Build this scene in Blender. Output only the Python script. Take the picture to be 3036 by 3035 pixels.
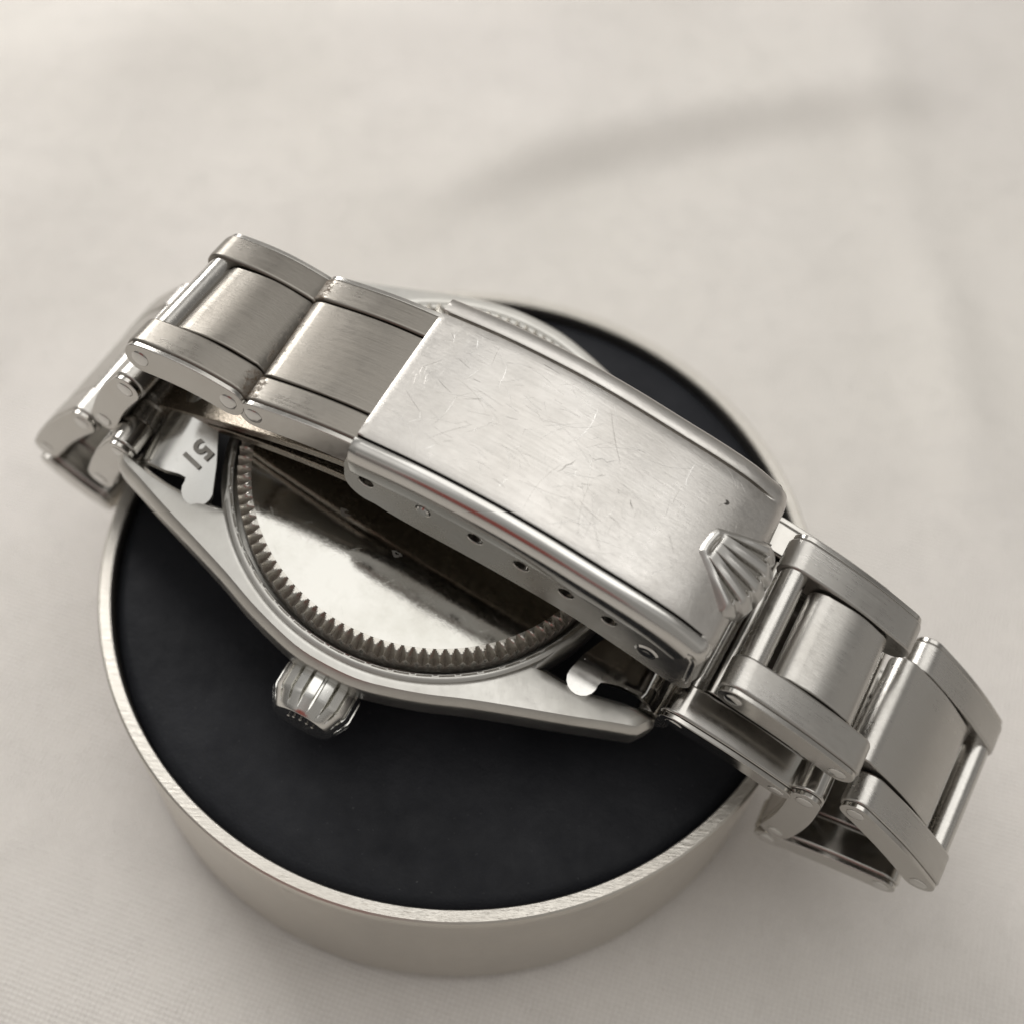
import bpy, bmesh, math, random
from mathutils import Vector, Matrix
from mathutils.geometry import delaunay_2d_cdt
random.seed(7)
S = 0.1                      # one Blender unit is one centimetre, all shapes below are in millimetres
scene = bpy.context.scene
for o in list(bpy.data.objects): bpy.data.objects.remove(o)
C = bpy.data.collections.new("scene"); scene.collection.children.link(C)

# ------------------------------------------------------------------ camera
pitch, roll = 1.0105, .0906
fw = Vector((0, math.cos(pitch), -math.sin(pitch))); rt = Vector((1, 0, 0)); up = Vector((0, math.sin(pitch), math.cos(pitch)))
rt2 = math.cos(roll)*rt + math.sin(roll)*up; up2 = -math.sin(roll)*rt + math.cos(roll)*up
CAM = Vector((.1287, -1.8482, 3.2374))*27.5
cd = bpy.data.cameras.new("camera"); cam = bpy.data.objects.new("camera", cd); C.objects.link(cam)
cam.matrix_world = Matrix(((rt2.x, up2.x, -fw.x, CAM.x*S), (rt2.y, up2.y, -fw.y, CAM.y*S), (rt2.z, up2.z, -fw.z, CAM.z*S), (0, 0, 0, 1)))
cd.sensor_width = 36; cd.lens = 45.06; cd.clip_start = .05; cd.clip_end = 1000
cd.dof.use_dof = True; cd.dof.focus_distance = 8.5; cd.dof.aperture_fstop = .235
scene.camera = cam
scene.view_settings.view_transform = 'Standard'; scene.view_settings.look = 'None'
scene.view_settings.exposure = 0.38; scene.view_settings.gamma = 1
scene.cycles.glossy_bounces = 12; scene.cycles.max_bounces = 14
scene.render.resolution_x = 1024; scene.render.resolution_y = 1023

# ------------------------------------------------------------------ room light
w = bpy.data.worlds.new("World"); scene.world = w; w.use_nodes = True
nt = w.node_tree; nt.nodes.clear()
def N(t, x=None, **k):
    n = nt.nodes.new(t)
    for a, b in k.items(): setattr(n, a, b)
    return n
tc = N('ShaderNodeTexCoord'); sep = N('ShaderNodeSeparateXYZ'); nt.links.new(tc.outputs['Generated'], sep.inputs[0])
ramp = N('ShaderNodeValToRGB'); mr = N('ShaderNodeMapRange'); mr.inputs[1].default_value = -1; mr.inputs[2].default_value = 1
nt.links.new(sep.outputs['Z'], mr.inputs[0]); nt.links.new(mr.outputs[0], ramp.inputs[0])
e = ramp.color_ramp.elements
e[0].position = .45; e[0].color = (.13, .122, .112, 1)
e[1].position = 1.0; e[1].color = (.86, .845, .82, 1)
x = e.new(.66); x.color = (.27, .26, .245, 1)
x = e.new(.86); x.color = (.34, .33, .315, 1)
noise = N('ShaderNodeTexNoise'); noise.inputs['Scale'].default_value = 1.6; noise.inputs['Detail'].default_value = 2
nt.links.new(tc.outputs['Generated'], noise.inputs['Vector'])
nr = N('ShaderNodeMapRange'); nr.inputs[1].default_value = .35; nr.inputs[2].default_value = .65; nr.inputs[3].default_value = .55; nr.inputs[4].default_value = 1.35
nt.links.new(noise.outputs['Fac'], nr.inputs[0])
mul = N('ShaderNodeVectorMath', operation='MULTIPLY'); nt.links.new(ramp.outputs[0], mul.inputs[0]); nt.links.new(nr.outputs[0], mul.inputs[1])
# the photographer in front of the table: a dark figure with a reddish sleeve
def figure(prev, d, a, b, col):
    dt = N('ShaderNodeVectorMath', operation='DOT_PRODUCT'); dt.inputs[1].default_value = Vector(d).normalized(); nt.links.new(tc.outputs['Generated'], dt.inputs[0])
    r_ = N('ShaderNodeMapRange'); r_.interpolation_type = 'SMOOTHSTEP'; r_.inputs[1].default_value = a; r_.inputs[2].default_value = b; nt.links.new(dt.outputs['Value'], r_.inputs[0])
    mx = N('ShaderNodeMix'); mx.data_type = 'RGBA'; nt.links.new(r_.outputs[0], mx.inputs[0]); nt.links.new(prev, mx.inputs[6]); mx.inputs[7].default_value = col+(1,)
    return mx.outputs[2]
fig = figure(mul.outputs[0], (.1, -.9, .42), .82, .95, (.26, .25, .235))
fig = figure(fig, (-.42, -.82, .30), .94, .985, (.20, .055, .045))
bg = N('ShaderNodeBackground'); out = N('ShaderNodeOutputWorld')
nt.links.new(fig, bg.inputs[0]); bg.inputs[1].default_value = 1.0; nt.links.new(bg.outputs[0], out.inputs[0])

def area(name, loc, target, sx, sy, power, col):
    l = bpy.data.lights.new(name, 'AREA'); l.shape = 'RECTANGLE'; l.size = sx; l.size_y = sy; l.energy = power; l.color = col
    o = bpy.data.objects.new(name, l); C.objects.link(o); o.location = loc
    o.rotation_euler = (Vector(target)-Vector(loc)).to_track_quat('-Z', 'Y').to_euler()
    return o
area("ceiling_lamp", (7, 8, 38), (0, 2, 0), 38, 30, 3150, (1, .985, .95))
area("window_light", (-19, 25, 19), (-2, 5, 0), 16, 13, 5600, (1, .985, .96))

# ------------------------------------------------------------------ node helpers
class Mat:
    def __init__(s, name):
        s.m = bpy.data.materials.new(name); s.m.use_nodes = True; s.t = s.m.node_tree
        s.b = s.t.nodes['Principled BSDF']; s.tc = s.t.nodes.new('ShaderNodeTexCoord')
    def n(s, t, **k):
        q = s.t.nodes.new(t)
        for a, b in k.items(): setattr(q, a, b)
        return q
    def l(s, a, b): s.t.links.new(a, b)
    def map(s, scale, rot=(0, 0, 0), src='Object'):
        q = s.n('ShaderNodeMapping'); q.inputs['Scale'].default_value = scale; q.inputs['Rotation'].default_value = rot
        s.l(s.tc.outputs[src], q.inputs[0]); return q.outputs[0]
    def map2(s, scale, ang):
        q = s.n('ShaderNodeMapping'); q.inputs['Rotation'].default_value = (0, 0, ang); s.l(s.tc.outputs['Object'], q.inputs[0])
        r = s.n('ShaderNodeMapping'); r.inputs['Scale'].default_value = scale
        # bend the lines a little
        nz = s.n('ShaderNodeTexNoise'); nz.inputs['Scale'].default_value = 1.3; nz.inputs['Detail'].default_value = 1; s.l(q.outputs[0], nz.inputs['Vector'])
        ad = s.n('ShaderNodeVectorMath', operation='MULTIPLY_ADD'); ad.inputs[1].default_value = (0, .22, 0)
        s.l(nz.outputs['Color'], ad.inputs[0]); s.l(q.outputs[0], ad.inputs[2]); s.l(ad.outputs[0], r.inputs[0])
        return r.outputs[0]
    def noise(s, vec, scale, detail=3, rough=.55):
        q = s.n('ShaderNodeTexNoise'); q.inputs['Scale'].default_value = scale; q.inputs['Detail'].default_value = detail
        q.inputs['Roughness'].default_value = rough; s.l(vec, q.inputs['Vector']); return q.outputs['Fac']
    def rng(s, v, a, b, c, d, smooth=False):
        q = s.n('ShaderNodeMapRange'); q.clamp = True
        if smooth: q.interpolation_type = 'SMOOTHSTEP'
        for i, x in enumerate((a, b, c, d)): q.inputs[i+1].default_value = x
        s.l(v, q.inputs[0]); return q.outputs[0]
    def math(s, op, a, b=None):
        q = s.n('ShaderNodeMath', operation=op)
        for i, v in enumerate((a, b)):
            if v is None: continue
            if isinstance(v, (int, float)): q.inputs[i].default_value = v
            else: s.l(v, q.inputs[i])
        return q.outputs[0]
    def mix(s, f, a, b):
        q = s.n('ShaderNodeMix'); q.data_type = 'RGBA'
        if isinstance(f, (int, float)): q.inputs[0].default_value = f
        else: s.l(f, q.inputs[0])
        for i, v in ((6, a), (7, b)):
            if isinstance(v, tuple): q.inputs[i].default_value = v+(1,)
            else: s.l(v, q.inputs[i])
        return q.outputs[2]
    def bump(s, h, strength, dist, prev=None):
        q = s.n('ShaderNodeBump'); q.inputs['Strength'].default_value = strength; q.inputs['Distance'].default_value = dist
        s.l(h, q.inputs['Height'])
        if prev: s.l(prev, q.inputs['Normal'])
        return q.outputs[0]

def steel(name, col=(.56, .55, .53), rough=(.2, .34), grain=None, grain_str=.25, scratch=0, dirt=0, smudge=.12, pits=.12):
    """worn stainless steel; grain = axis the brushing runs along"""
    m = Mat(name); b = m.b
    b.inputs['Metallic'].default_value = 1
    o = m.map((1, 1, 1))
    n1 = m.noise(o, 1.7, 4); n2 = m.noise(o, 14, 4, .7)
    colr = m.mix(m.rng(n1, .35, .7, 0, smudge*3), col, tuple(c*.86*k for c, k in zip(col, (1, .97, .92))))
    r = m.math('ADD', m.rng(n1, .3, .7, rough[0], rough[1]), m.rng(n2, .4, .75, 0, .06))
    nor = None
    if grain is not None:
        sc = [60, 60, 60]; sc[grain] = 1.4
        g = m.noise(m.map(tuple(sc)), 1.0, 3, .6)
        sc2 = [170, 170, 170]; sc2[grain] = 5
        g2 = m.noise(m.map(tuple(sc2)), 1.0, 2, .6)
        nor = m.bump(m.math('ADD', g, g2), grain_str, .004)
        r = m.math('ADD', r, m.rng(g, .4, .7, -.03, .05))
    if scratch:
        tot = None
        for i in range(scratch):
            a = random.uniform(0, math.pi)
            v = m.n('ShaderNodeTexVoronoi'); v.feature = 'F1'; v.inputs['Scale'].default_value = 1
            mp = m.map2((random.uniform(1.3, 2.6), random.uniform(60, 110), 1), a)
            nz = m.noise(mp, .6, 2); sh = m.n('ShaderNodeVectorMath', operation='ADD')
            m.l(mp, sh.inputs[0]); sh.inputs[1].default_value = (i*3.7, i*5.1, 0)
            m.l(sh.outputs[0], v.inputs['Vector'])
            ln = m.rng(v.outputs['Distance'], .0, .10+.02*(i % 3), 1, 0)
            gate = m.rng(m.noise(m.map((1, 1, 1), (0, 0, a*2)), 1.1+.3*i, 2), .5, .62, 0, 1)
            ln = m.math('MULTIPLY', ln, gate)
            tot = ln if tot is None else m.math('MAXIMUM', tot, ln)
        micro = None
        for i in range(scratch):
            v = m.n('ShaderNodeTexVoronoi'); v.inputs['Scale'].default_value = 1
            m.l(m.map2((random.uniform(5, 9), random.uniform(130, 190), 1), random.uniform(0, math.pi)), v.inputs['Vector'])
            q = m.rng(v.outputs['Distance'], 0, .22, 1, 0); micro = q if micro is None else m.math('MAXIMUM', micro, q)
        nor = m.bump(micro, .13, .002, nor)
        colr = m.mix(m.math('MULTIPLY', micro, .14), colr, (.78, .77, .75))
        colr = m.mix(m.rng(m.noise(o, 5, 5, .75), .42, .68, 0, .35), colr, (.44, .425, .40))
        r = m.math('ADD', r, m.math('MULTIPLY', micro, .05))
        nor = m.bump(tot, .26, .004, nor)
        colr = m.mix(m.math('MULTIPLY', tot, .35), colr, (.82, .80, .77))
        r = m.math('ADD', r, m.math('MULTIPLY', tot, .12))
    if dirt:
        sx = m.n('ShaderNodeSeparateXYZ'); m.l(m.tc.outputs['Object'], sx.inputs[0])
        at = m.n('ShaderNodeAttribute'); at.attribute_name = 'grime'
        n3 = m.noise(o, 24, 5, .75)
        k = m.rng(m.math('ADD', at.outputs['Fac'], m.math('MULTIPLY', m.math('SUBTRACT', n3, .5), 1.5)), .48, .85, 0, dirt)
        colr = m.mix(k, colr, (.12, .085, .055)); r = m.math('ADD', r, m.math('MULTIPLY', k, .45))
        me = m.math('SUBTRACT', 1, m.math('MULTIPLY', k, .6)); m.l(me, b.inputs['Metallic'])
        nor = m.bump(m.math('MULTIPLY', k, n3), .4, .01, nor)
    # fine pits
    pit = m.rng(m.noise(o, 30, 3, .6), .70, .76, 0, 1)
    nor = m.bump(pit, pits, -.004, nor)
    m.l(colr, b.inputs['Base Color']); m.l(r, b.inputs['Roughness']); m.l(nor, b.inputs['Normal'])
    return m.m

M_clasp = steel('brushed_clasp_steel', (.575, .555, .53), rough=(.27, .37), grain=0, grain_str=.22, scratch=5)
M_clasp_side = steel('worn_side_steel', (.54, .525, .50), rough=(.17, .30), smudge=.3)
M_shoulder = steel('polished_shoulder_steel', (.60, .59, .57), rough=(.10, .17), smudge=.15)
M_link = steel('brushed_link_steel', (.50, .485, .46), rough=(.24, .36), grain=0, grain_str=.2)
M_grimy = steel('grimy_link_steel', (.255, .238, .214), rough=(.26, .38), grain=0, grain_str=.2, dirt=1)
M_polish = steel('polished_steel', (.58, .57, .55), rough=(.05, .11), smudge=.06)
M_side = steel('link_side_steel', (.49, .475, .45), rough=(.10, .20))
M_blade = steel('shade_tinted_blade_steel', (.34, .30, .25), rough=(.16, .28), grain=0, grain_str=.6, smudge=.3)  # brown film tone, darkened to stand for the shade under the links
M_pin = steel('pin_steel', (.53, .515, .49), rough=(.18, .26), grain=1, grain_str=.12)
M_case = steel('satin_case_steel', (.55, .54, .51), rough=(.26, .36), scratch=2)
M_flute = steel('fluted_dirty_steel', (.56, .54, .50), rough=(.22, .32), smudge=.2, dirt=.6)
M_recess = steel('stamped_recess_steel', (.33, .315, .29), rough=(.42, .5))
M_dial = steel('bright_crown_steel', (.70, .695, .67), rough=(.14, .2))
M_ring = steel('brushed_ring_aluminium', (.63, .60, .55), rough=(.29, .36), smudge=.05, pits=.02)

def cap_back():
    m = Mat('mirror_caseback_steel'); b = m.b; b.inputs['Metallic'].default_value = 1
    o = m.map((1, 1, 1))
    n1 = m.noise(o, 1.2, 5, .65)
    col = m.mix(m.rng(n1, .42, .62, 0, 1), (.54, .53, .50), (.46, .45, .415))
    m.l(col, b.inputs['Base Color'])
    n2 = m.noise(o, 40, 3, .7)
    m.l(m.math('ADD', m.rng(n1, .4, .65, .055, .12), m.rng(n2, .5, .8, 0, .08)), b.inputs['Roughness'])
    tot = None
    for i in range(3):
        a = random.uniform(0, 3.14); v = m.n('ShaderNodeTexVoronoi'); v.inputs['Scale'].default_value = 1
        m.l(m.map2((1.3, 80, 1), a), v.inputs['Vector'])
        q = m.rng(v.outputs['Distance'], 0, .07, 1, 0); tot = q if tot is None else m.math('MAXIMUM', tot, q)
    m.l(m.bump(n1, .05, .03, m.bump(tot, .10, .003, m.bump(n2, .05, .003))), b.inputs['Normal'])
    return m.m
M_back = cap_back()

def rubber():
    m = Mat('black_soft_pad'); b = m.b
    o = m.map((1, 1, 1)); n1 = m.noise(o, 1.1, 5, .6); n2 = m.noise(o, 45, 3, .7); n3 = m.noise(o, 6, 4, .6)
    dust = m.rng(m.noise(o, 32, 3, .6), .70, .74, 0, 1)
    col = m.mix(m.rng(n1, .35, .7, 0, 1), (.007, .0078, .0108), (.0155, .0165, .0205))
    col = m.mix(m.math('MULTIPLY', dust, .35), col, (.12, .12, .12))
    m.l(col, b.inputs['Base Color'])
    m.l(m.rng(n3, .3, .7, .5, .66), b.inputs['Roughness']); b.inputs['Specular IOR Level'].default_value = .24
    m.l(m.bump(n2, .3, .012, m.bump(n3, .3, .03)), b.inputs['Normal'])
    return m.m
M_pad = rubber()

def cloth_mat():
    m = Mat('white_woven_cloth'); b = m.b
    o = m.map((1, 1, 1))
    n1 = m.noise(o, .22, 3, .5); n2 = m.noise(o, 1.1, 4, .6)
    col = m.mix(m.rng(n1, .35, .68, 0, 1), (.80, .768, .722), (.82, .785, .75))
    col = m.mix(m.rng(n2, .45, .8, 0, .35), col, (.68, .65, .61))
    h = None
    for ax, rot in ((0, .25), (1, .25)):
        v = m.map((1, 1, 1), (0, 0, rot))
        wv = m.n('ShaderNodeTexWave'); wv.wave_type = 'BANDS'; wv.bands_direction = 'X' if ax == 0 else 'Y'
        wv.inputs['Scale'].default_value = 7.6; wv.inputs['Distortion'].default_value = 1.3
        wv.inputs['Detail'].default_value = 2; wv.inputs['Detail Scale'].default_value = 3
        m.l(v, wv.inputs['Vector'])
        h = wv.outputs['Fac'] if h is None else m.math('MULTIPLY', h, wv.outputs['Fac'])
    fz = m.noise(o, 34, 3, .7)
    h = m.math('MULTIPLY', h, m.rng(m.noise(o, 3.5, 4, .7), .3, .65, .25, 1.1))
    h2 = m.math('ADD', h, m.math('MULTIPLY', fz, .6))
    m.l(m.mix(m.rng(h2, .1, .8, .42, 0), col, (.40, .365, .325)), b.inputs['Base Color'])
    b.inputs['Roughness'].default_value = .85; b.inputs['Specular IOR Level'].default_value = .2
    b.inputs['Sheen Weight'].default_value = .1
    m.l(m.bump(h2, .8, .014), b.inputs['Normal'])
    return m.m
M_cloth = cloth_mat()
def plain(name, col, rough, metal=0):
    m = Mat(name); n1 = m.noise(m.map((1, 1, 1)), 8, 3)
    m.l(m.mix(n1, tuple(c*.8 for c in col), col), m.b.inputs['Base Color'])
    m.b.inputs['Roughness'].default_value = rough; m.b.inputs['Metallic'].default_value = metal
    return m.m
M_crystal = plain('clear_crystal', (.05, .05, .05), .08)
M_dark = plain('dark_oily_steel', (.05, .045, .04), .5, .6)

# ------------------------------------------------------------------ mesh helpers (millimetres in, scaled on the way out)
def sharpen(bm, ang=32):
    for f in bm.faces: f.smooth = True
    for ed in bm.edges:
        if len(ed.link_faces) == 2:
            a = ed.link_faces[0].normal.angle(ed.link_faces[1].normal, 0)
            ed.smooth = a < math.radians(ang)
def obj(name, bm, mat, parent=None, mtx=None, bevel=0, seg=2, sharp=32, grime=None, kind=None, label=None):
    bmesh.ops.recalc_face_normals(bm, faces=bm.faces)
    if not bevel: sharpen(bm, sharp)
    else:
        for f in bm.faces: f.smooth = True
    me = bpy.data.meshes.new(name)
    if grime:
        vals = [grime(v.co) for v in bm.verts]
    for v in bm.verts: v.co *= S
    bm.to_mesh(me); bm.free(); me.materials.append(mat)
    if grime:
        a = me.attributes.new('grime', 'FLOAT', 'POINT')
        for i, v in enumerate(vals): a.data[i].value = v
    o = bpy.data.objects.new(name, me); C.objects.link(o)
    if parent: o.parent = parent
    if mtx is not None: o.matrix_local = mtx
    if bevel:
        b = o.modifiers.new('bevel', 'BEVEL'); b.width = bevel*S; b.segments = seg; b.limit_method = 'ANGLE'; b.angle_limit = math.radians(38); b.harden_normals = True
    if kind: o['kind'] = kind
    if label: o['label'] = label
    return o
def Mx(x, y, z, o):
    x, y, z, o = map(Vector, (x, y, z, o))
    return Matrix(((x.x, y.x, z.x, o.x*S), (x.y, y.y, z.y, o.y*S), (x.z, y.z, z.z, o.z*S), (0, 0, 0, 1)))
def lathe(bm, prof, n=96, closed=False, rf=None):
    """prof: (r, z) points; revolve about z"""
    rings = []
    for (r, z) in prof:
        if r < 1e-6: rings.append([bm.verts.new((0, 0, z))]); continue
        rings.append([bm.verts.new((r*math.cos(2*math.pi*i/n), r*math.sin(2*math.pi*i/n), z)) for i in range(n)])
    for a, b in zip(rings, rings[1:]):
        for i in range(n):
            j = (i+1) % n
            if len(a) == 1 and len(b) == 1: continue
            if len(a) == 1: bm.faces.new((a[0], b[i], b[j]))
            elif len(b) == 1: bm.faces.new((a[i], b[0], a[j]))
            else: bm.faces.new((a[i], b[i], b[j], a[j]))
def extrude_profile(bm, pts, y0, y1, swap=None):
    """pts: (x, z) closed polygon, extruded from y0 to y1"""
    a = [bm.verts.new((x, y0, z)) for x, z in pts]; b = [bm.verts.new((x, y1, z)) for x, z in pts]
    n = len(pts)
    for i in range(n): bm.faces.new((a[i], a[(i+1) % n], b[(i+1) % n], b[i]))
    bm.faces.new(a); bm.faces.new(b[::-1])
def stadium(x0, x1, r, bulge=.25, n=9, rb=None, flat=0):
    """side outline of a link between pivots at x0 and x1; slightly arched on top"""
    pts = []
    for i in range(n+1):
        a = math.pi/2 + math.pi*i/n; pts.append((x0+r*math.cos(a), r*math.sin(a)))
    for i in range(1, 6):
        t = i/6; pts.append((x0+(x1-x0)*t, -r+flat*math.sin(math.pi*t)))
    for i in range(n+1):
        a = -math.pi/2 + math.pi*i/n; pts.append((x1+r*math.cos(a), r*math.sin(a)))
    for i in range(1, 10):
        t = i/10; pts.append((x1+(x0-x1)*t, r+bulge*math.sin(math.pi*t)))
    return pts
def cdt(outline, holes=(), step=1.0, jitter=0):
    """triangulate an outline with inner grid points; returns verts2d, faces"""
    vs = [Vector(p) for p in outline]; ed = [(i, (i+1) % len(outline)) for i in range(len(outline))]
    for h in holes:
        k = len(vs); vs += [Vector(p) for p in h]; ed += [(k+i, k+(i+1) % len(h)) for i in range(len(h))]
    def inside(p, poly):
        c = False; n = len(poly); j = n-1
        for i in range(n):
            xi, yi = poly[i]; xj, yj = poly[j]
            if (yi > p[1]) != (yj > p[1]) and p[0] < (xj-xi)*(p[1]-yi)/(yj-yi)+xi: c = not c
            j = i
        return c
    def near(p, poly, d):
        return any((p[0]-q[0])**2+(p[1]-q[1])**2 < d*d for q in poly)
    xs = [p[0] for p in outline]; ys = [p[1] for p in outline]
    x = min(xs)+step/2
    while x < max(xs):
        y = min(ys)+step/2
        while y < max(ys):
            p = (x, y)
            if inside(p, outline) and not any(inside(p, h) for h in holes) and not near(p, outline, step*.45) and not any(near(p, h, step*.45) for h in holes):
                vs.append(Vector(p))
            y += step
        x += step
    v, e2, f, _, _, _ = delaunay_2d_cdt(vs, ed, [], 0, 1e-6)
    out = []
    for t in f:
        c = sum((v[i] for i in t), Vector((0, 0)))/len(t)
        if inside(c, outline) and not any(inside(c, h) for h in holes): out.append(list(t))
    return v, out
def sheet(bm, outline, holes, step, fn, thick):
    """solid sheet: top = fn(x, y, 0), bottom = fn(x, y, thick)"""
    v, f = cdt(outline, holes, step)
    top = [bm.verts.new(fn(p[0], p[1], 0)) for p in v]; bot = [bm.verts.new(fn(p[0], p[1], thick)) for p in v]
    cnt = {}
    for t in f:
        bm.faces.new([top[i] for i in t]); bm.faces.new([bot[i] for i in reversed(t)])
        for i in range(len(t)):
            k = (t[i], t[(i+1) % len(t)]); cnt[k] = cnt.get(k, 0)+1
    for (a, b) in list(cnt):
        if (b, a) not in cnt:
            bm.faces.new((top[b], top[a], bot[a], bot[b]))
def circle(cx, cy, r, n=16, ry=None):
    return [(cx+r*math.cos(2*math.pi*i/n), cy+(ry or r)*math.sin(2*math.pi*i/n)) for i in range(n)]
def interp(tab, x):
    """smooth (Catmull-Rom) table lookup"""
    if x <= tab[0][0]: return tab[0][1]+(x-tab[0][0])*(tab[1][1]-tab[0][1])/(tab[1][0]-tab[0][0])
    if x >= tab[-1][0]: return tab[-1][1]+(x-tab[-1][0])*(tab[-1][1]-tab[-2][1])/(tab[-1][0]-tab[-2][0])
    for i in range(len(tab)-1):
        if tab[i][0] <= x <= tab[i+1][0]:
            x0, y0 = tab[i]; x1, y1 = tab[i+1]; h = x1-x0; t = (x-x0)/h
            m0 = (y1-tab[i-1][1])/(x1-tab[i-1][0]) if i else (y1-y0)/h
            m1 = (tab[i+2][1]-y0)/(tab[i+2][0]-x0) if i+2 < len(tab) else (y1-y0)/h
            return (2*t**3-3*t*t+1)*y0+(t**3-2*t*t+t)*h*m0+(-2*t**3+3*t*t)*y1+(t**3-t*t)*h*m1
def sstep(a, b, x):
    t = max(0, min(1, (x-a)/(b-a))); return t*t*(3-2*t)

# ------------------------------------------------------------------ tablecloth
TABLE = -17.8
def cloth_h(x, y):
    h = 0
    # long soft fold running up to the right behind the stand
    yl = 60.5+.64*(x+2)-.0042*(x+2)**2
    d = y-yl
    g = sstep(-16, 6, x)*(1-sstep(34, 66, x))
    h += g*2.5*sstep(-5.5, 2.5, d)*math.exp(-max(d-2.5, 0)/30)
    h += 1.0*math.exp(-((x-47-.05*y)/3.2)**2)*sstep(2, 25, y)*(1-sstep(38, 62, y))
    h += .8*math.exp(-((x-55+.12*y)/4)**2)*sstep(-30, 0, y)
    d2 = (y-88) - .30*(x+20); h += 2.2*math.exp(-(d2/12)**2)*math.exp(-((x+30)/80)**2)
    d3 = (x-62) - .5*(y+5); h += 1.3*math.exp(-(d3/9)**2)*sstep(-60, 30, y)
    d4 = (x+75) - .35*y; h += 1.2*math.exp(-(d4/12)**2)
    h += .9*math.sin(x*.05+y*.03)+.5*math.sin(y*.09-x*.04+1)+.35*math.sin(x*.13-y*.05)
    r = math.hypot(x, y)
    return h*sstep(33, 60, r)
def axis_vals(lo, hi, step, far):
    a = []; x = lo
    while x <= hi+1e-6: a.append(x); x += step
    ext = [hi+step*1.6**k for k in range(1, 40) if hi+step*1.6**k < far]; 
    return [-far]+[-(e_-hi)+lo for e_ in reversed(ext)]+a+ext+[far]
bm = bmesh.new()
xs = axis_vals(-130, 130, 2.0, 900); ys = axis_vals(-110, 190, 2.0, 900)
grid = [[bm.verts.new((x, y, TABLE+cloth_h(x, y))) for x in xs] for y in ys]
for j in range(len(ys)-1):
    for i in range(len(xs)-1): bm.faces.new((grid[j][i], grid[j][i+1], grid[j+1][i+1], grid[j+1][i]))
obj('tablecloth', bm, M_cloth, kind='structure', sharp=180)

# ------------------------------------------------------------------ display stand: metal ring with a black pad
stand = bpy.data.objects.new('display_stand', None); C.objects.link(stand); stand.location = (0, 0, TABLE*S)
stand['label'] = 'round silver metal stand with a black pad under the watch'; stand['category'] = 'watch stand'
H = -TABLE
bm = bmesh.new()
lathe(bm, [(27.45, H-3.2), (27.45, H-.12), (27.55, H), (28.32, H), (28.46, H-.12), (28.5, H-.4), (28.5, H-1.1), (28.46, H-1.3), (28.46, 1.7), (28.3, 1.25), (27.0, 1.1), (26.6, .02), (24, .02), (24, 1.0), (27.45, 1.0), (27.45, H-3.2)], 256)
ring = obj('metal_ring', bm, M_ring, stand, sharp=30)
# file marks on the rim
m = bpy.data.materials['brushed_ring_aluminium']; t = m.node_tree
mm = Mat.__new__(Mat); mm.m = m; mm.t = t; mm.b = t.nodes['Principled BSDF']; mm.tc = [n for n in t.nodes if n.type == 'TEX_COORD'][0]
ge = mm.n('ShaderNodeNewGeometry'); sz = mm.n('ShaderNodeSeparateXYZ'); mm.l(ge.outputs['Normal'], sz.inputs[0])
g = mm.noise(mm.map((5, 60, 5), (0, 0, .62)), 1, 3, .7)
old = mm.b.inputs['Normal'].links[0].from_socket
msk = mm.rng(sz.outputs['Z'], .6, .9, 0, 1)
nb = mm.bump(mm.math('MULTIPLY', g, msk), .5, .012, old); mm.l(nb, mm.b.inputs['Normal'])
oc = mm.b.inputs['Base Color'].links[0].from_socket
lines = mm.math('MULTIPLY', mm.rng(g, .60, .74, 0, .5), msk)
mm.l(mm.mix(lines, oc, (.33, .28, .22)), mm.b.inputs['Base Color'])
bm = bmesh.new()
prof = [(0, H-.05)]+[(r, H-.05-.9*(r/27.4)**4) for r in (4, 8, 12, 16, 20, 23, 25, 26.4)]+[(27.1, H-1.15), (27.4, H-1.6), (27.4, H-3)]
lathe(bm, prof, 160)
obj('black_pad', bm, M_pad, stand, sharp=60)

# ------------------------------------------------------------------ wristwatch
O = Vector((-1.979, .265, 11.188))
F1 = [Vector(v) for v in ((.92587508, -.35886677, -.11819464), (.36987287, .92474815, .0896377), (.07713228, -.1267103, .98893635))]
F2 = [Vector(v) for v in ((.91141653, -.39414457, -.11819464), (.4050993, .90986792, .0896377), (.0722113, -.12957785, .98893635))]
base = O - F1[2]*11.1
watch = bpy.data.objects.new('wristwatch', None); C.objects.link(watch)
watch.matrix_world = Mx(F1[0], F1[1], F1[2], base)
watch['label'] = 'steel wristwatch lying face down with its folded bracelet and clasp over the case back'; watch['category'] = 'wristwatch'
WI = watch.matrix_world.inverted()
CASE = Mx((1, 0, 0), (0, 1, 0), (0, 0, 1), (0, 0, 11.1))                 # case frame in the watch frame
BR = WI @ Mx(F2[0], F2[1], F2[2], O)                                      # bracelet frame in the watch frame

# --- case
OUT = [(0, 16.45), (2.4, 16.3), (4.5, 15.8), (7, 15.0), (9.5, 14.0), (12.4, 12.95), (16.5, 11.5), (19.2, 10.45), (20.3, 10.05)]
q = [(-x, y) for x, y in reversed(OUT[1:])]+OUT
full = []
tab = q
x = -20.3
while x <= 20.31: full.append((x, interp(tab, x))); x += .7
def lug_inner(x): return interp([(12.7, 8.85), (15, 8.95), (17, 8.75), (19, 8.25), (20.6, 8.0)], x)
side = [(20.85, 9.8), (21.25, 9.25), (21.62, 8.65), (21.5, 8.15)]
inner = [(xx, lug_inner(xx)) for xx in (20, 19, 18, 17, 16, 15, 14, 13.2)]
arc = []
a0 = math.atan2(9.15, 12.75)
for i in range(0, 13):
    a = a0-2*a0*i/12; arc.append((15.69*math.cos(a), 15.69*math.sin(a)))
right = side+inner+arc+[(xx, -yy) for xx, yy in reversed(inner)]+[(xx, -yy) for xx, yy in reversed(side)]
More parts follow.
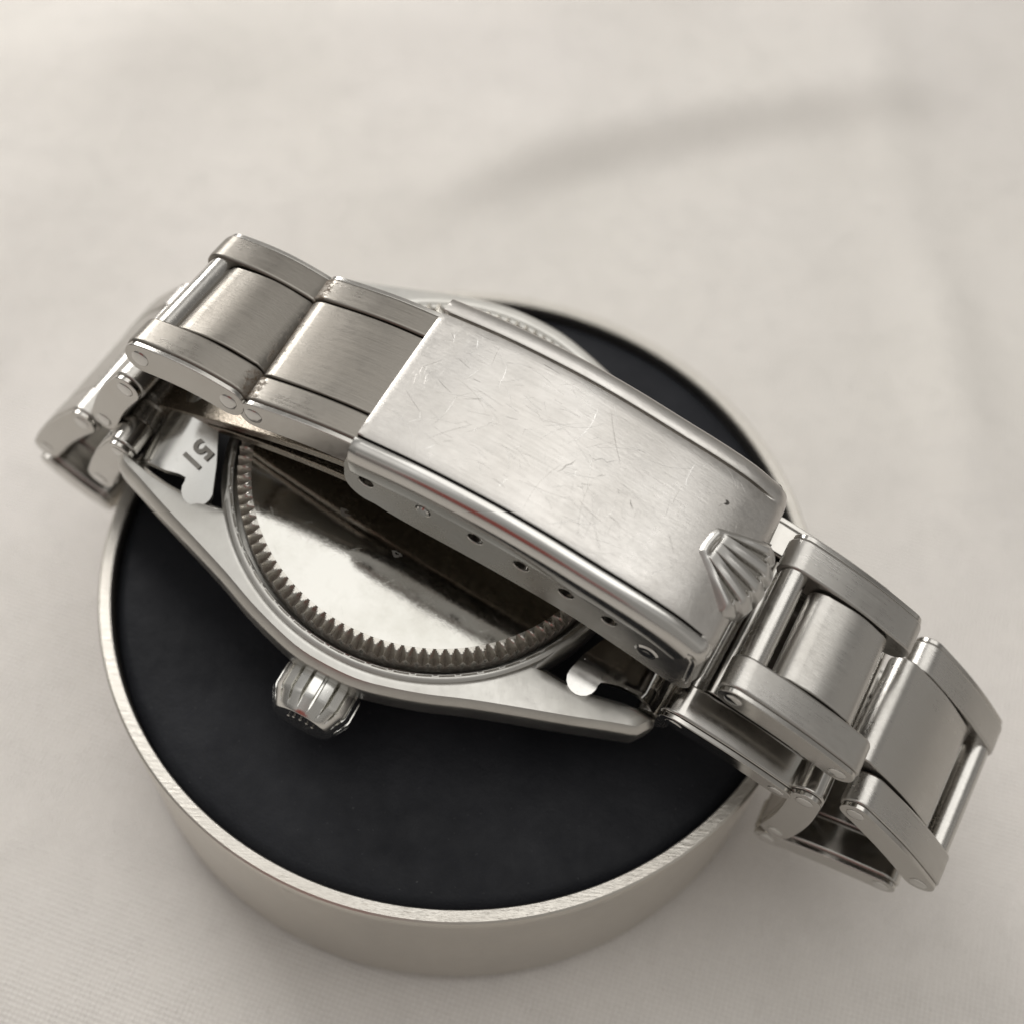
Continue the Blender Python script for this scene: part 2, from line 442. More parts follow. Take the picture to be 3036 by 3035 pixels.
def lug_left(x): return interp([(12.3, 9.3), (14, 9.5), (17, 9.4), (19, 9.0), (20.6, 8.6)], x)
innerL = [(xx, lug_left(xx)) for xx in (20, 19, 18, 17, 16, 15, 14, 13, 12.5)]
arcL = []
aL = math.atan2(9.5, 12.3)
for i in range(0, 13):
    a = aL-2*aL*i/12; arcL.append((15.54*math.cos(a), 15.54*math.sin(a)))
left = side+innerL+arcL+[(xx, -yy) for xx, yy in reversed(innerL)]+[(xx, -yy) for xx, yy in reversed(side)]
outline = full+right+[(xx, -yy) for xx, yy in reversed(full)]+[(-xx, -yy) for xx, yy in left]
# remove duplicates
oo = []
for p in outline:
    if not oo or (p[0]-oo[-1][0])**2+(p[1]-oo[-1][1])**2 > .01: oo.append(p)
outline = oo[::-1]
def offset(poly, d):
    n = len(poly); res = []
    for i in range(n):
        p0 = Vector(poly[i-1]); p1 = Vector(poly[i]); p2 = Vector(poly[(i+1) % n])
        a = (p1-p0).normalized(); b = (p2-p1).normalized()
        n1 = Vector((-a.y, a.x)); n2 = Vector((-b.y, b.x)); m_ = (n1+n2)
        m_ = m_/max(m_.length_squared/2, .7)
        res.append((p1.x+m_.x*d, p1.y+m_.y*d))
    return res
def area2(poly): return sum(poly[i][0]*poly[(i+1) % len(poly)][1]-poly[(i+1) % len(poly)][0]*poly[i][1] for i in range(len(poly)))
if area2(outline) < 0: outline = outline[::-1]
def case_h(x, y):
    r = math.hypot(x, y)
    h = -.12-.11*max(0, r-15.4)
    h += .09*math.exp(-((r-14.92)/.13)**2)
    h -= .07*math.exp(-((r-15.25)/.10)**2)
    h -= .15*sstep(0, 1, (abs(x)-17)/4)
    return h
top_in = offset(outline, .5)
hole = circle(0, 0, 14.66, 120)
v, f = cdt(top_in, [hole]+[circle(0, 0, rr_, 120) for rr_ in ()], .75)
bm = bmesh.new()
# ring points for the bead
vs2 = [Vector(p) for p in top_in]; ed = [(i, (i+1) % len(top_in)) for i in range(len(top_in))]
def inside(p, poly):
    c = False; n = len(poly); j = n-1
    for i in range(n):
        xi, yi = poly[i]; xj, yj = poly[j]
        if (yi > p[1]) != (yj > p[1]) and p[0] < (xj-xi)*(p[1]-yi)/(yj-yi)+xi: c = not c
        j = i
    return c
k = len(vs2); vs2 += [Vector(p) for p in hole]; ed += [(k+i, k+(i+1) % 120) for i in range(120)]
for rr_ in (14.75, 14.87, 14.99, 15.11, 15.23, 15.38, 15.5, 15.62, 15.8):
    for i in range(180):
        a = 2*math.pi*i/180; p = (rr_*math.cos(a), rr_*math.sin(a))
        if inside(p, top_in) and min((p[0]-q_[0])**2+(p[1]-q_[1])**2 for q_ in top_in) > .04: vs2.append(Vector(p))
x = -21
while x < 21:
    y = -16.5
    while y < 16.5:
        p = (x, y); r = math.hypot(x, y)
        if r > 16.1 and inside(p, top_in) and min((p[0]-q_[0])**2+(p[1]-q_[1])**2 for q_ in top_in) > .12: vs2.append(Vector(p))
        y += .6
    x += .6
v, _, f, _, _, _ = delaunay_2d_cdt(vs2, ed, [], 0, 1e-6)
topv = [bm.verts.new((p[0], p[1], case_h(*p))) for p in v]
for t_ in f:
    c = sum((v[i] for i in t_), Vector((0, 0)))/len(t_)
    if inside(c, top_in) and c.length > 14.60: bm.faces.new([topv[i] for i in t_])
n = len(top_in)
prev = [topv[i] for i in range(n)]
outw = outline
for d, dz in ((.40, -.05), (.08, -.50), (0, -.68), (-.02, -1.2), (.05, -2.6), (.2, -3.4)):
    pts = offset(outline, d)
    cur = [bm.verts.new((pts[i][0], pts[i][1], case_h(*outline[i])+dz)) for i in range(n)]
    for i in range(n): bm.faces.new((prev[i], prev[(i+1) % n], cur[(i+1) % n], cur[i]))
    prev = cur
bm.faces.new(prev)
# throat under the groove
hv = [topv[n+i] for i in range(120)]
low = [bm.verts.new((v_.co.x, v_.co.y, -1.6)) for v_ in hv]
for i in range(120): bm.faces.new((hv[i], hv[(i+1) % 120], low[(i+1) % 120], low[i]))
bm.faces.new(low)
loose = [v_ for v_ in bm.verts if not v_.link_faces]; bmesh.ops.delete(bm, geom=loose, context='VERTS')
case = obj('case', bm, M_case, watch, CASE, sharp=38)
bm = bmesh.new(); lathe(bm, [(15.6, -2.5), (15.7, -4.5), (15.2, -7.4), (14.9, -7.6), (14.6, -8.9), (13.4, -9.6)], 96)
obj('bezel', bm, M_polish, case)
bm = bmesh.new(); lathe(bm, [(13.4, -9.4), (12.6, -10.1), (10, -10.75), (6, -11.0), (0, -11.1)], 96)
obj('crystal', bm, M_crystal, case)

# --- case back: mirror disc, fluted edge
bm = bmesh.new()
prof = [(0, 1.55)]+[(r, 1.55-.32*(r/13.6)**2) for r in (1, 2, 3.5, 5, 6.5, 8, 9.5, 11, 12, 12.8, 13.3)]+[(13.3, .2)]
lathe(bm, prof, 160)
back = obj('case_back', bm, M_back, watch, CASE, sharp=40)
bm = bmesh.new()
NT, PER = 116, 12
rings = []
for (t_, r_) in ((0, 13.3), (.15, 13.42), (.3, 13.56), (.45, 13.7), (.6, 13.85), (.75, 14.0), (.9, 14.15), (1, 14.28)):
    row = []
    for i in range(NT*PER):
        ph = (i % PER)/PER; wd = .02+.93*min(1, t_*1.7); g_ = max(0, wd-abs(2*ph-1))/wd*(.10+.85*t_)            # pointed scoops that widen outward
        a = 2*math.pi*i/(NT*PER)
        row.append(bm.verts.new((r_*math.cos(a), r_*math.sin(a), 1.24-.04*t_-g_)))
    rings.append(row)
row = []
for i in range(NT*PER):
    a = 2*math.pi*i/(NT*PER); row.append(bm.verts.new((14.3*math.cos(a), 14.3*math.sin(a), -.9)))
rings.append(row)
for a_, b_ in zip(rings, rings[1:]):
    nn = len(a_)
    for i in range(nn): bm.faces.new((a_[i], b_[i], b_[(i+1) % nn], a_[(i+1) % nn]))
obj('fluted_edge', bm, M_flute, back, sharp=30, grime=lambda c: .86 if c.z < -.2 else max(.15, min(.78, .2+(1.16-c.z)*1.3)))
# small worn stamps on the case back
for (cx, cy, r_) in ((-4.2, -6.2, .42), (.4, -7.2, .36)):
    bm = bmesh.new()
    c0 = bm.verts.new((0, 0, -.004)); pr = []
    for i in range(22):
        a = 2*math.pi*i/22; q_ = 1+.18*math.sin(3*a)+.1*math.sin(7*a+cx)
        pr.append(bm.verts.new((r_*q_*math.cos(a), r_*.6*q_*math.sin(a), .006)))
    for i in range(22): bm.faces.new((c0, pr[i], pr[(i+1) % 22]))
    z_ = 1.55-.32*((cx*cx+cy*cy)/13.6**2)
    obj('worn_stamp', bm, M_case, back, Mx((1, 0, 0), (0, 1, 0), (0, 0, 1), (cx, cy, z_)))

# --- winding crown
bm = bmesh.new()
NF = 20; PF = 20
prof = [(0, 2.2), (.05, 2.78), (.25, 2.98), (.5, 3.02), (1.9, 3.02), (2.1, 2.97), (2.3, 2.86), (2.55, 2.72), (2.8, 2.58), (3.05, 2.44), (3.3, 2.30), (3.38, 2.2), (3.40, 2.05), (3.36, 1.9), (3.42, 1.0), (3.44, .5)]
rows = []
for (d, r_) in prof:
    row = []
    for i in range(NF*PF):
        ph = (i % PF)/PF; c_ = abs(2*ph-1)
        gr = 2.5+.54*sstep(.10, .27, c_); gr = min(gr, 3.0/math.cos((c_-1)*math.pi/NF))
        rr_ = min(r_, gr); a = 2*math.pi*i/(NF*PF)
        row.append(bm.verts.new((rr_*math.cos(a), -d, rr_*math.sin(a))))
    rows.append(row)
for a_, b_ in zip(rows, rows[1:]):
    nn = len(a_)
    for i in range(nn): bm.faces.new((a_[i], b_[i], b_[(i+1) % nn], a_[(i+1) % nn]))
bm.faces.new(rows[-1]); bm.faces.new(rows[0][::-1])
crown = obj('winding_crown', bm, M_dial, watch, CASE @ Mx((1, 0, 0), (0, 1, 0), (0, 0, 1), (-.35, -15.9, -4.7)), sharp=26)
bm = bmesh.new()
extr = circle(0, 0, 1.0)
lathe(bm, [(2.0, 0), (2.0, 1.2)], 32)
o = obj('crown_tube', bm, M_case, crown, Matrix.Rotation(-math.pi/2, 4, 'X'))
# crest on the crown's end: five balls on stems over a band
bm = bmesh.new()
def blob(bm, x, z, r, y=-3.46):
    c_ = bm.verts.new((x, y-.10, z)); pr = [bm.verts.new((x+r*math.cos(6.283*i/8), y+.02, z+r*math.sin(6.283*i/8))) for i in range(8)]
    for i in range(8): bm.faces.new((c_, pr[i], pr[(i+1) % 8]))
for k_ in range(5):
    a = math.radians(90+(k_-2)*24); tipx, tipz = 1.25*math.cos(a), 1.25*math.sin(a)-.3
    blob(bm, tipx, tipz, .14)
    bx_, bz_ = .55*math.cos(a), -.62+.12*math.sin(a)
    nx, nz = -(tipz-bz_), tipx-bx_; L_ = math.hypot(nx, nz); nx, nz = nx/L_*.07, nz/L_*.07
    q4 = [bm.verts.new((bx_+nx*2, -3.44, bz_+nz*2)), bm.verts.new((tipx+nx, -3.44, tipz+nz)), bm.verts.new((tipx-nx, -3.44, tipz-nz)), bm.verts.new((bx_-nx*2, -3.44, bz_-nz*2))]
    r2 = [bm.verts.new((bx_, -3.54, bz_)), bm.verts.new((tipx, -3.54, tipz))]
    bm.faces.new((q4[0], q4[1], r2[1], r2[0])); bm.faces.new((q4[3], r2[0], r2[1], q4[2]))
blob(bm, 0, -.78, .34)
obj('crown_crest', bm, M_dial, crown)

# --- end links (stamped 51)
def end_link(side):
    s_ = side
    # outline in (l, w); lies in the lug gap with a round tongue at the near corner and another at the far one
    pts = []
    def P(l, w_): pts.append((l, w_))
    nc = (15.75, -8.55) if s_ > 0 else (14.45, -9.2); r_ = 1.12; dl = 0 if s_ > 0 else -1.2; dw = 0 if s_ > 0 else -.75
    xs_ = [(21.3, -8.25), (20.6, -7.95), (19.6, -7.7), (18.2, -7.75), (17.3, -8.0), (16.95, -8.15)] if s_ > 0 else [(19.7, -8.75), (18.6, -8.9), (17.2, -9.0), (16.2, -8.8), (15.65, -8.8)]
    for p_ in xs_: P(*p_)
    for i in range(0, 11):
        a = math.radians(8-198*i/10); P(nc[0]+r_*math.cos(a), nc[1]+r_*math.sin(a))
    near_half = list(pts)
    mid = [(15.0, -7.0), (16.0, -4.9), (16.35, -2.4)] if s_ > 0 else [(14.2, -7.0), (15.3, -4.9), (16.0, -2.4)]
    near_half += mid
    far_half = [(a_, -b_) for a_, b_ in reversed(near_half)]
    poly = near_half+[(16.45, 0)]+far_half+([(21.35, 5.0), (21.4, 0), (21.35, -5.0)] if s_ > 0 else [(19.75, 5.0), (19.8, 0), (19.75, -5.0)])
    def fn(x, y, t_):
        n_ = -.25 + .12*math.exp(-((x-16)/2.5)**2)
        b_ = sstep(19.8, 22.6, x) if s_ > 0 else sstep(17.0, 20.4, x); drop = (2.3 if s_ > 0 else 1.9)*b_*b_
        tilt = (.12 if s_ > 0 else .24)*(max(-11, min(y, -3))+8)
        return (s_*x, y, n_-drop+tilt-t_*(1-.2*b_))
    if s_ < 0: poly = poly[::-1]
    bm = bmesh.new(); sheet(bm, poly, [], .7, fn, .55)
    o = obj('end_link', bm, M_polish if s_ > 0 else M_dial, watch, CASE @ Mx((1, 0, 0), (0, 1, 0), (0, 0, 1), (0, 0, .35 if s_ < 0 else .1)), sharp=40)
    # rolled knuckle beyond the lug tips
    bm = bmesh.new()
    prof_ = [(21.2+1.25*math.cos(a_), -2.1+1.25*math.sin(a_)) for a_ in [2*math.pi*i/20 for i in range(20)]]
    extrude_profile(bm, prof_, -8.1, 8.1)
    bmesh.ops.transform(bm, matrix=Matrix.Scale(s_, 4, (1, 0, 0)), verts=bm.verts)
    obj('knuckle', bm, M_pin, o, sharp=30)
    return o
el_r = end_link(1); el_l = end_link(-1)
tx = bpy.data.curves.new('number_mark', 'FONT'); tx.body = '51'; tx.size = 2.15*S; tx.offset = .05*S; tx.extrude = .05*S; tx.bevel_depth = .015*S; tx.bevel_resolution = 0; tx.align_x = 'CENTER'; tx.align_y = 'CENTER'
to = bpy.data.objects.new('tmp', tx); C.objects.link(to)
me = bpy.data.meshes.new_from_object(to.evaluated_get(bpy.context.evaluated_depsgraph_get())); bpy.data.objects.remove(to)
me.name = 'number_mark'; me.materials.clear(); me.materials.append(M_recess)
for p_ in me.polygons: p_.use_smooth = True
no = bpy.data.objects.new('number_mark', me); C.objects.link(no); no.parent = el_l
no.matrix_local = Mx((-.272, -.934, -.224), (.96, -.28, -.0), (-.063, -.215, .97), (-15.75, -7.1, .19))

# --- bracelet links
def vec(t): return Vector(t)
def link(A0, A1, D, width, cs, ce, mat=M_link, grime=None, r=1.25, pins=(0, 1), bulge=.28, ow=2.75, label=None):
    """A0, A1: pivot points on the near face in the bracelet frame; D: direction across the bracelet"""
    A0, A1 = vec(A0), vec(A1); ln = (A1-A0).length; x_ = (A1-A0)/ln
    D = vec(D); y_ = (D-x_*(D@x_)).normalized(); z_ = x_.cross(y_)
    mtx = BR @ Mx(x_, y_, z_, A0)
    bm = bmesh.new()
    # centre piece: closed shell with rolled ends
    pr = stadium(cs, ce, r-.05, bulge, flat=.2)
    extrude_profile(bm, pr, ow+.12, width-ow-.12)
    gc = (lambda c: grime[1](c.x) if grime else 0)
    c_ = obj('bracelet_link', bm, mat, watch, mtx, bevel=.16, seg=2, grime=gc if grime else None, label=label)
    for k_ in (0, 1):
        y0, y1 = (0, ow) if k_ == 0 else (width-ow, width)
        bm = bmesh.new()
        ya, yb = (y0+.38, y1) if k_ == 0 else (y0, y1-.38)
        extrude_profile(bm, stadium(0, ln, r, bulge, flat=.25), ya, yb)
        go = (lambda c: grime[0](c.x) if grime else 0)
        obj('outer_link', bm, mat, c_, bevel=.22, seg=3, grime=go if grime else None)
        bm = bmesh.new()
        ya, yb = (y0, y0+.38) if k_ == 0 else (y1-.38, y1)
        extrude_profile(bm, stadium(0, ln, r-.13, bulge, flat=.25), ya, yb)
        obj('side_plate', bm, M_side, c_, bevel=.07, seg=2)
    for k_, xx in enumerate((0, ln)):
        for yy, sg in ((0, -1), (width, 1)):
            bm = bmesh.new()
            lathe(bm, [(.62, -.1), (.62, .02), (.57, .06), (.4, .09), (0, .10)], 24)
            o_ = obj('rivet', bm, M_polish, c_, Mx((1, 0, 0), (0, 0, -sg), (0, sg, 0), (xx, yy, 0)))
        if k_ in pins:
            bm = bmesh.new(); lathe(bm, [(0, ow-.4), (.95, ow-.4), (.95, width-ow+.4), (0, width-ow+.4)], 28)
            obj('link_pin', bm, M_pin, c_, Mx((1, 0, 0), (0, 0, -1), (0, 1, 0), (xx, 0, .1)) @ Matrix.Scale(-1, 4, (0, 1, 0)) if False else Mx((1, 0, 0), (0, 0, 1), (0, 1, 0), (xx, 0, .1)), sharp=40)
    return c_
UP = (0, 1, 0)
T1 = link((24.93, -6.9, 7.43), (33.11, -6.9, 5.06), UP, 12.5, 2.8, 6.7, pins=(0,))
T2 = link((36.12, -7.3, 1.08), (43.08, -7.6, -3.99), UP, 14.0, -1.5, 5.2, pins=(1,))
B1 = link((22.73, -8.3, 2.0), (30.95, -8.2, .03), (0, 1, .12), 16.4, 1.4, 7.4, mat=M_side)
B2 = link((32.81, -8.2, .85), (33.5, -8.2, -7.9), UP, 16.2, .6, 8.0, mat=M_side)
B3 = link((33.61, -8.2, -10.31), (41.73, -8.0, -7.4), UP, 15.9, .4, 7.8, mat=M_side, r=1.15)
def g_end(xm, w_): return lambda x: max(0, 1-abs(x-xm)/w_)
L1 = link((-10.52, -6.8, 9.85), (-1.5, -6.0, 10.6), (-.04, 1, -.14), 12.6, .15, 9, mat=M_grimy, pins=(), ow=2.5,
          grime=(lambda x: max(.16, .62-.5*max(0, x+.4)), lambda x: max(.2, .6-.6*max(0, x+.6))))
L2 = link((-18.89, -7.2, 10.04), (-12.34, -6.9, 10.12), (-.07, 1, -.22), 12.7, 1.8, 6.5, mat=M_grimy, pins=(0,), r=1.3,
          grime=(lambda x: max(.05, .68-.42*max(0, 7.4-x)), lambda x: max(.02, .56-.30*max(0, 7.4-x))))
L3 = link((-23.6, -8.0, -1.72), (-21.04, -7.4, 4.22), (-.03, 1, -.2), 14.2, .5, 5.6)
L4 = link((-30.61, -9.0, -11.88), (-26.37, -8.0, -5.03), (-.02, 1, -.1), 15.0, .5, 7.6)
L5 = link((-26.24, -9.3, -16.85), (-31.06, -9.0, -15.56), UP, 15.6, .5, 4.5, mat=M_side)
L6 = link((-24.0, -10.0, -8.6), (-20.9, -9.8, -1.3), UP, 17, .5, 6.5, mat=M_side)

# --- clasp
TOP = [(-3.3, 12.3), (1, 12.95), (6, 13.2), (10, 13.0), (14, 12.5), (17, 12.1), (19.5, 11.55), (21.3, 10.8)]
def top_n(l):
    return interp(TOP, l)
bm = bmesh.new()
sec = [(-6.84, -2.6), (-6.9, -2.3), (-6.9, -1.35), (-6.84, -.9), (-6.68, -.46), (-6.42, -.16), (-6.05, -.02), (-5.72, .03), (-5.64, -.01), (-5.60, -.30), (-5.48, -.32), (-5.42, -.02), (-5.30, .03)]
sec = sec+[(w_, .03+.10*(1-(w_/5.4)**2)) for w_ in (-4.4, -3.2, -2, -.7, .7, 2, 3.2, 4.4)]+[(-a_-(.22 if a_ > -5.75 else 0)+(.1 if a_ < -6.3 else 0), b_) for a_, b_ in reversed(sec)]
rows = []
ls = [-3.55+.55*i for i in range(46)]
ls = [l for l in ls if l < 21.3]+[21.3]
path = [(l, top_n(l), 0.0) for l in ls]
# rounded end turning down
n_ = top_n(21.3); ang0 = math.atan2(top_n(21.3)-top_n(21.0), .3)
cx, cy = 21.3+1.05*math.sin(ang0)*-1*-1, n_-1.05
for k_ in range(1, 9):
    a = k_/8*math.radians(78); path.append((21.3+1.05*math.sin(a), n_-1.05*(1-math.cos(a))-.06*k_, 1))
lx, nx_, _ = path[-1]
for k_ in range(1, 7): path.append((lx+.05*k_, nx_-k_*.55, 1))
def frame_at(i):
    a = path[max(0, i-1)]; b = path[min(len(path)-1, i+1)]; t_ = Vector((b[0]-a[0], b[1]-a[1])).normalized(); return Vector((-t_.y, t_.x))
def slide(l):  return l < -3.0
for i, (l, n0, fl) in enumerate(path):
    nm = frame_at(i); row = []
    for (w_, d) in sec:
        dd = d
        crease = math.exp(-((abs(w_)-(5.53 if w_ < 0 else 5.31))/.11)**2)
        if fl or l > 20.6:
            fade = sstep(20.4, 21.6, l); 
            if crease > .2: dd = d*(1-fade)
        if fl: dd = max(dd, -1.0) if abs(w_) > 6 else dd
        row.append(bm.verts.new((l+nm.x*dd, w_*(1-.0*fl), n0+nm.y*dd)))
    rows.append(row)
for a_, b_ in zip(rows, rows[1:]):
    for i in range(len(a_)-1):
        f_ = bm.faces.new((a_[i], a_[i+1], b_[i+1], b_[i]))
        if (abs((sec[i][0]+sec[i+1][0])/2+5.53) < .1 and True) and a_[i].co.x < 21.0: f_.material_index = 1
        elif (sec[i][0]+sec[i+1][0])/2 < -5.6: f_.material_index = 2
clasp = obj('clasp', bm, M_clasp, watch, BR, sharp=50)
clasp.data.materials.append(M_dark); clasp.data.materials.append(M_shoulder)
so = clasp.modifiers.new('sheet', 'SOLIDIFY'); so.thickness = .42*S; so.offset = -1
bv = clasp.modifiers.new('bevel', 'BEVEL'); bv.width = .12*S; bv.segments = 2; bv.limit_method = 'ANGLE'; bv.angle_limit = math.radians(60)

# side walls with adjusting holes
def wall_bot(l): return interp([(-3.5, 7.1), (0, 6.45), (7, 6.5), (13, 6.2), (17, 5.4), (21, 4.3), (22, 4.0)], l)
def arc_pts(cx, cy, r, a0, a1, n): return [(cx+r*math.cos(math.radians(a0+(a1-a0)*i/n)), cy+r*math.sin(math.radians(a0+(a1-a0)*i/n))) for i in range(n+1)]
holes = [(-2.1, 9.2), (2.1, 9.6), (5.9, 9.75), (9.25, 9.5), (12.55, 9.1), (15.75, 8.6)]
for sgn in (-1, 1):
    topE = [(l, top_n(l)-.9) for l in [21.6-.9*i for i in range(28)]]
    botE = [(l, wall_bot(l)) for l in [-1.4+.95*i for i in range(24)]]
    poly = topE+arc_pts(-2.3, top_n(-2.7)-2.2, 1.45, 100, 180, 5)+arc_pts(-1.9, 8.4, 1.85, 180, 262, 6)+botE+arc_pts(21.2, 5.4, 1.1, -60, 20, 4)
    clean = []
    for p_ in poly:
        if not clean or (p_[0]-clean[-1][0])**2+(p_[1]-clean[-1][1])**2 > .02: clean.append(p_)
    if (clean[0][0]-clean[-1][0])**2+(clean[0][1]-clean[-1][1])**2 < .02: clean.pop()
    if area2(clean) < 0: clean = clean[::-1]
    hs = [circle(hx, hy, .56, 20) for hx, hy in holes]
    bm = bmesh.new()
    def fn(x, y, t_):
        bow = .10*math.sin((x+3)/25*math.pi)
        return (x, sgn*(6.76-t_), y)
    sheet(bm, clean, hs, 1.0, fn, .55)
    wl = obj('side_wall', bm, M_clasp_side, clasp, sharp=30)
    b_ = wl.modifiers.new('bevel', 'BEVEL'); b_.width = .06*S; b_.segments = 2; b_.limit_method = 'ANGLE'; b_.angle_limit = math.radians(50)
    # spring bar end in the second hole, larger hinge pin at the crown end
    for (hx, hy, rr_) in ((2.1, 9.6, .47), (18.75, 7.1, .85)):
        bm = bmesh.new(); lathe(bm, [(rr_, -1.2), (rr_, .02), (rr_*.82, .12), (rr_*.3, .13), (0, .10)], 24)
        obj('hinge_pin', bm, M_polish, clasp, Mx((1, 0, 0), (0, 0, sgn), (0, sgn, 0), (hx, sgn*6.74, hy)) if sgn > 0 else Mx((1, 0, 0), (0, 0, 1), (0, -1, 0), (hx, -6.74, hy)))
# folding blades under the cover
def blade(tab, hw, th, name='folding_blade'):
    bm = bmesh.new(); rows = []
    L0, L1_ = tab[0][0], tab[-1][0]; nn = 40
    for i in range(nn+1):
        l = L0+(L1_-L0)*i/nn; n_ = interp(tab, l); dn = (interp(tab, l+.05)-interp(tab, l-.05))/.1
        q = math.sqrt(1+dn*dn); nx, nz = -dn/q, 1/q
        rows.append([bm.verts.new((l, -hw, n_)), bm.verts.new((l, hw, n_)), bm.verts.new((l-nx*th, hw, n_-nz*th)), bm.verts.new((l-nx*th, -hw, n_-nz*th))])
    for a_, b_ in zip(rows, rows[1:]):
        for i in range(4): bm.faces.new((a_[i], a_[(i+1) % 4], b_[(i+1) % 4], b_[i]))
    bm.faces.new(rows[0]); bm.faces.new(rows[-1][::-1])
    return obj(name, bm, M_blade, clasp, bevel=.1, seg=2)
blade([(-20.6, -.4), (-16.8, 1.7), (-12.8, 3.8), (-9, 5.6), (-4.8, 7.2), (0, 8.5), (6, 9.3), (13, 9.3), (20.5, 8.4)], 5.5, .75)
blade([(-20.4, -1.3), (-16.8, .7), (-12.8, 2.5), (-9, 3.9), (-4.8, 5.1), (0, 6.0), (6, 6.7), (13, 6.8), (19, 6.0)], 5.5, .75)
bm = bmesh.new(); lathe(bm, [(0, -5.6), (1.0, -5.6), (1.0, 5.6), (0, 5.6)], 24)
obj('blade_hinge', bm, M_pin, clasp, Mx((1, 0, 0), (0, 0, 1), (0, 1, 0), (-20.9, 0, -1.1)), sharp=40)

# raised coronet emblem at the clasp's end
bm = bmesh.new()
NR, NP = 110, 150
HA = math.radians(27); AP = 2.2
grid = []
for i in range(NR+1):
    row = []
    u_ = i/NR
    for j in range(NP+1):
        s1 = j/NP*2-1; phi = s1*HA
        lobe = abs(((s1*2.5+2.5) % 1)-.5)*2                             # 0 on a finger, 1 between fingers
        lobe = 0 if abs(s1) > .999 else lobe
        rho_max = 7.5-.36*sstep(.5, 1, lobe)-.8*abs(s1)**3
        rho_min = AP+.02+.7*abs(s1)**3
        rho = rho_min+(rho_max-rho_min)*u_
        x_ = rho*math.cos(phi)-AP; y_ = rho*math.sin(phi)*1.06
        edge = min((1-abs(s1))*HA*rho*1.1, (rho_max-rho), (rho-rho_min)*1.1)
        h = .66*math.sin(min(1, max(0, edge/.85))*math.pi/2)
        hw = .015+.085*max(0, min(1, (rho-3.4)/3.1)); ds = min(abs(s1-c_) for c_ in (-.6, -.2, .2, .6))
        ins = (1-sstep(hw-.05, hw+.015, ds))*sstep(3.3, 4.1, rho)*(1-sstep(rho_max-.75, rho_max-.55, rho))
        h -= .36*ins
        h += .10*sstep(3.9, 5.4, rho)*(1-sstep(0, .7, lobe))
        sl = ((x_-.95-.1*y_*y_)/.15)**2+(y_/.82)**4
        h -= .32*math.exp(-sl)
        row.append((x_, y_, h, ins > .5 or math.exp(-sl) > .55))
    grid.append(row)
ea = math.radians(-9); ca, sa = math.cos(ea), math.sin(ea)
def emb(x_, y_, h, k_):
    lx_, wy = 18.3+x_*ca-y_*sa, .05+x_*sa+y_*ca
    nb_ = interp([(18, 11.62), (19.5, 11.22), (21.0, 10.75), (22.4, 10.2), (24, 9.35)], lx_)
    return (lx_, wy, nb_+.1+h)
vg = [[bm.verts.new(emb(*c_)) for c_ in row] for row in grid]
for i in range(NR):
    for j in range(NP):
        f_ = bm.faces.new((vg[i][j], vg[i+1][j], vg[i+1][j+1], vg[i][j+1]))
        if grid[i][j][3] and grid[i+1][j+1][3]: f_.material_index = 1
bd = vg[0]+[r_[NP] for r_ in vg[1:]]+vg[NR][NP-1::-1]+[r_[0] for r_ in vg[NR-1:0:-1]]
lowv = [bm.verts.new((v_.co.x, v_.co.y, v_.co.z-1.4)) for v_ in bd]
for i in range(len(bd)): bm.faces.new((bd[i], bd[(i+1) % len(bd)], lowv[(i+1) % len(bd)], lowv[i]))
em = obj('crown_emblem', bm, steel('emblem_steel', (.58, .57, .55), rough=(.28, .36)), clasp, sharp=60)
em.data.materials.append(M_recess)
# small dent near the far corner of the cover
bm = bmesh.new(); lathe(bm, [(.26, .012), (.2, .0), (0, -.02)], 16)
obj('pin_mark', bm, M_dark, clasp, Mx((1, 0, 0), (0, .65, 0), (0, 0, 1), (18.6, 2.9, top_n(18.6)+.11)))

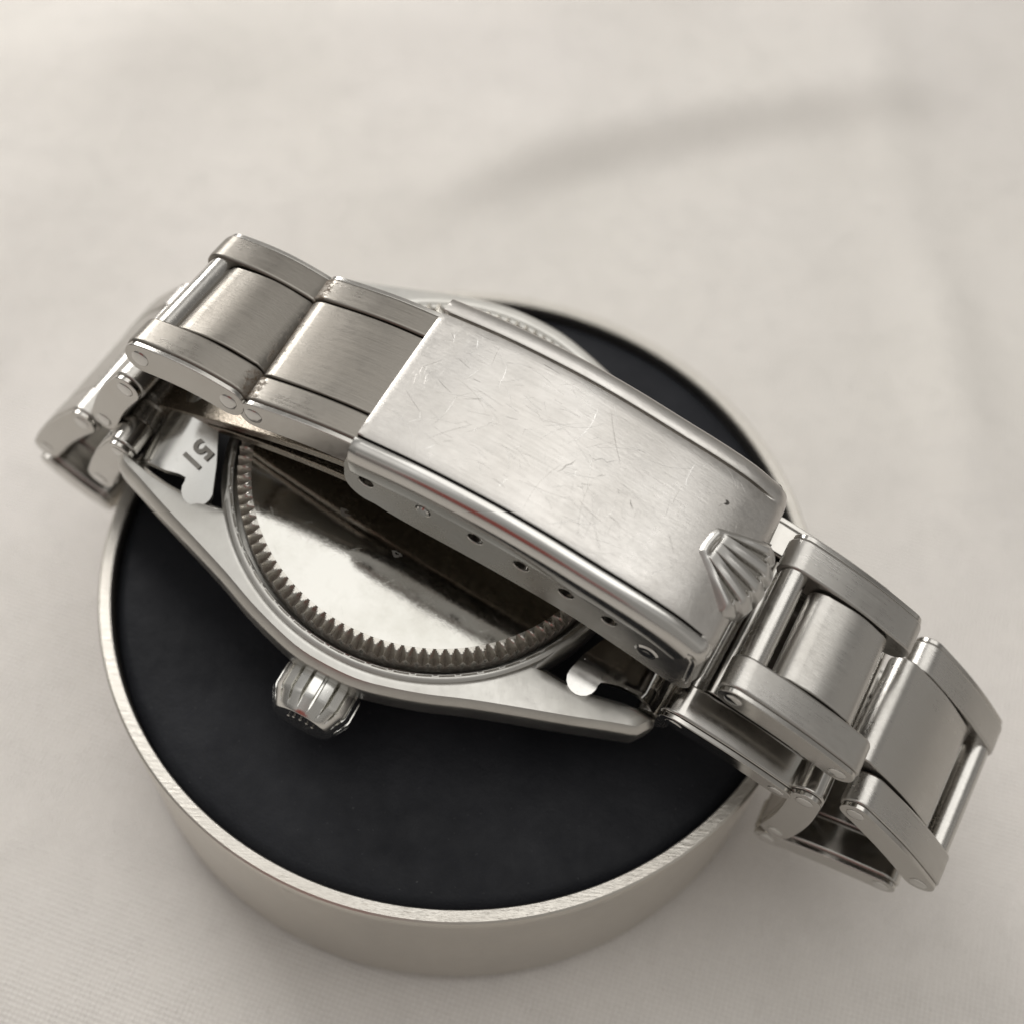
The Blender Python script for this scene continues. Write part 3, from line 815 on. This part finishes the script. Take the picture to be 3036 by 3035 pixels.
def hair(pts, r, name='scuff_mark', mat=M_dark):
    bm = bmesh.new(); rows = []
    for i, (l, w_) in enumerate(pts):
        a = pts[max(0, i-1)]; b = pts[min(len(pts)-1, i+1)]; t_ = Vector((b[0]-a[0], b[1]-a[1])).normalized(); rr_ = r*(.3 if i in (0, len(pts)-1) else 1)
        z_ = top_n(l)+.03+.10*(1-(w_/5.4)**2)
        rows.append([bm.verts.new((l-t_.y*rr_*math.cos(q_), w_+t_.x*rr_*math.cos(q_), z_+rr_*.6*math.sin(q_))) for q_ in (0, 1.57, 3.14, 4.71)])
    for a_, b_ in zip(rows, rows[1:]):
        for i in range(4): bm.faces.new((a_[i], a_[(i+1) % 4], b_[(i+1) % 4], b_[i]))
    obj(name, bm, mat, clasp)
hair([(8.55, -1.6), (8.75, -1.25), (8.8, -.9), (9.05, -.6), (9.15, -.25)], .026, mat=M_recess)
hair([(9.7, .55), (10.2, .45), (10.5, .8), (10.9, .75), (11.3, 1.15)], .014, 'hair')
hair([(13.3, -.6), (13.45, -.85), (13.75, -1.1)], .038, mat=M_recess)

# dense fine hairlines worn into the cover: too many to count, one object per tone
rnd = random.Random(11)
bright = steel('fresh_scratch_steel', (.88, .87, .85), rough=(.45, .55), pits=0)
for mat, count in ((bright, 140), (M_recess, 34)):
    bm = bmesh.new()
    for k_ in range(count):
        l0 = rnd.uniform(-2.6, 19.5) if rnd.random() < .5 else rnd.gauss(6.5, 4.2)
        w0 = rnd.uniform(-4.9, 4.9); a0 = rnd.gauss(.1, .9); ln = rnd.choice((.5, .7, 1.0, 1.3, 2.0, 3.6))*rnd.uniform(.7, 1.2); cv = rnd.gauss(0, .12)
        rr_ = rnd.uniform(.006, .0145); n_ = 7; rows = []
        for i in range(n_+1):
            t_ = i/n_-.5; a = a0+cv*t_*ln
            l, w_ = l0+t_*ln*math.cos(a), w0+t_*ln*math.sin(a)
            if abs(w_) > 5.2 or l > 20.8 or l < -3.4 or (l > 17.6 and w_ < 2.2): rows = []; break
            q_ = rr_*(1-abs(2*t_)**3*.9); z_ = top_n(l)+.03+.10*(1-(w_/5.4)**2)
            rows.append([bm.verts.new((l-math.sin(a)*q_, w_+math.cos(a)*q_, z_+.001)), bm.verts.new((l, w_, z_+.007)), bm.verts.new((l+math.sin(a)*q_, w_-math.cos(a)*q_, z_+.001))])
        for a_, b_ in zip(rows, rows[1:]):
            for i in (0, 1): bm.faces.new((a_[i], a_[i+1], b_[i+1], b_[i]))
    lo_ = [v_ for v_ in bm.verts if not v_.link_faces]; bmesh.ops.delete(bm, geom=lo_, context='VERTS')
    obj('hairline_scratches', bm, mat, clasp, kind='stuff')
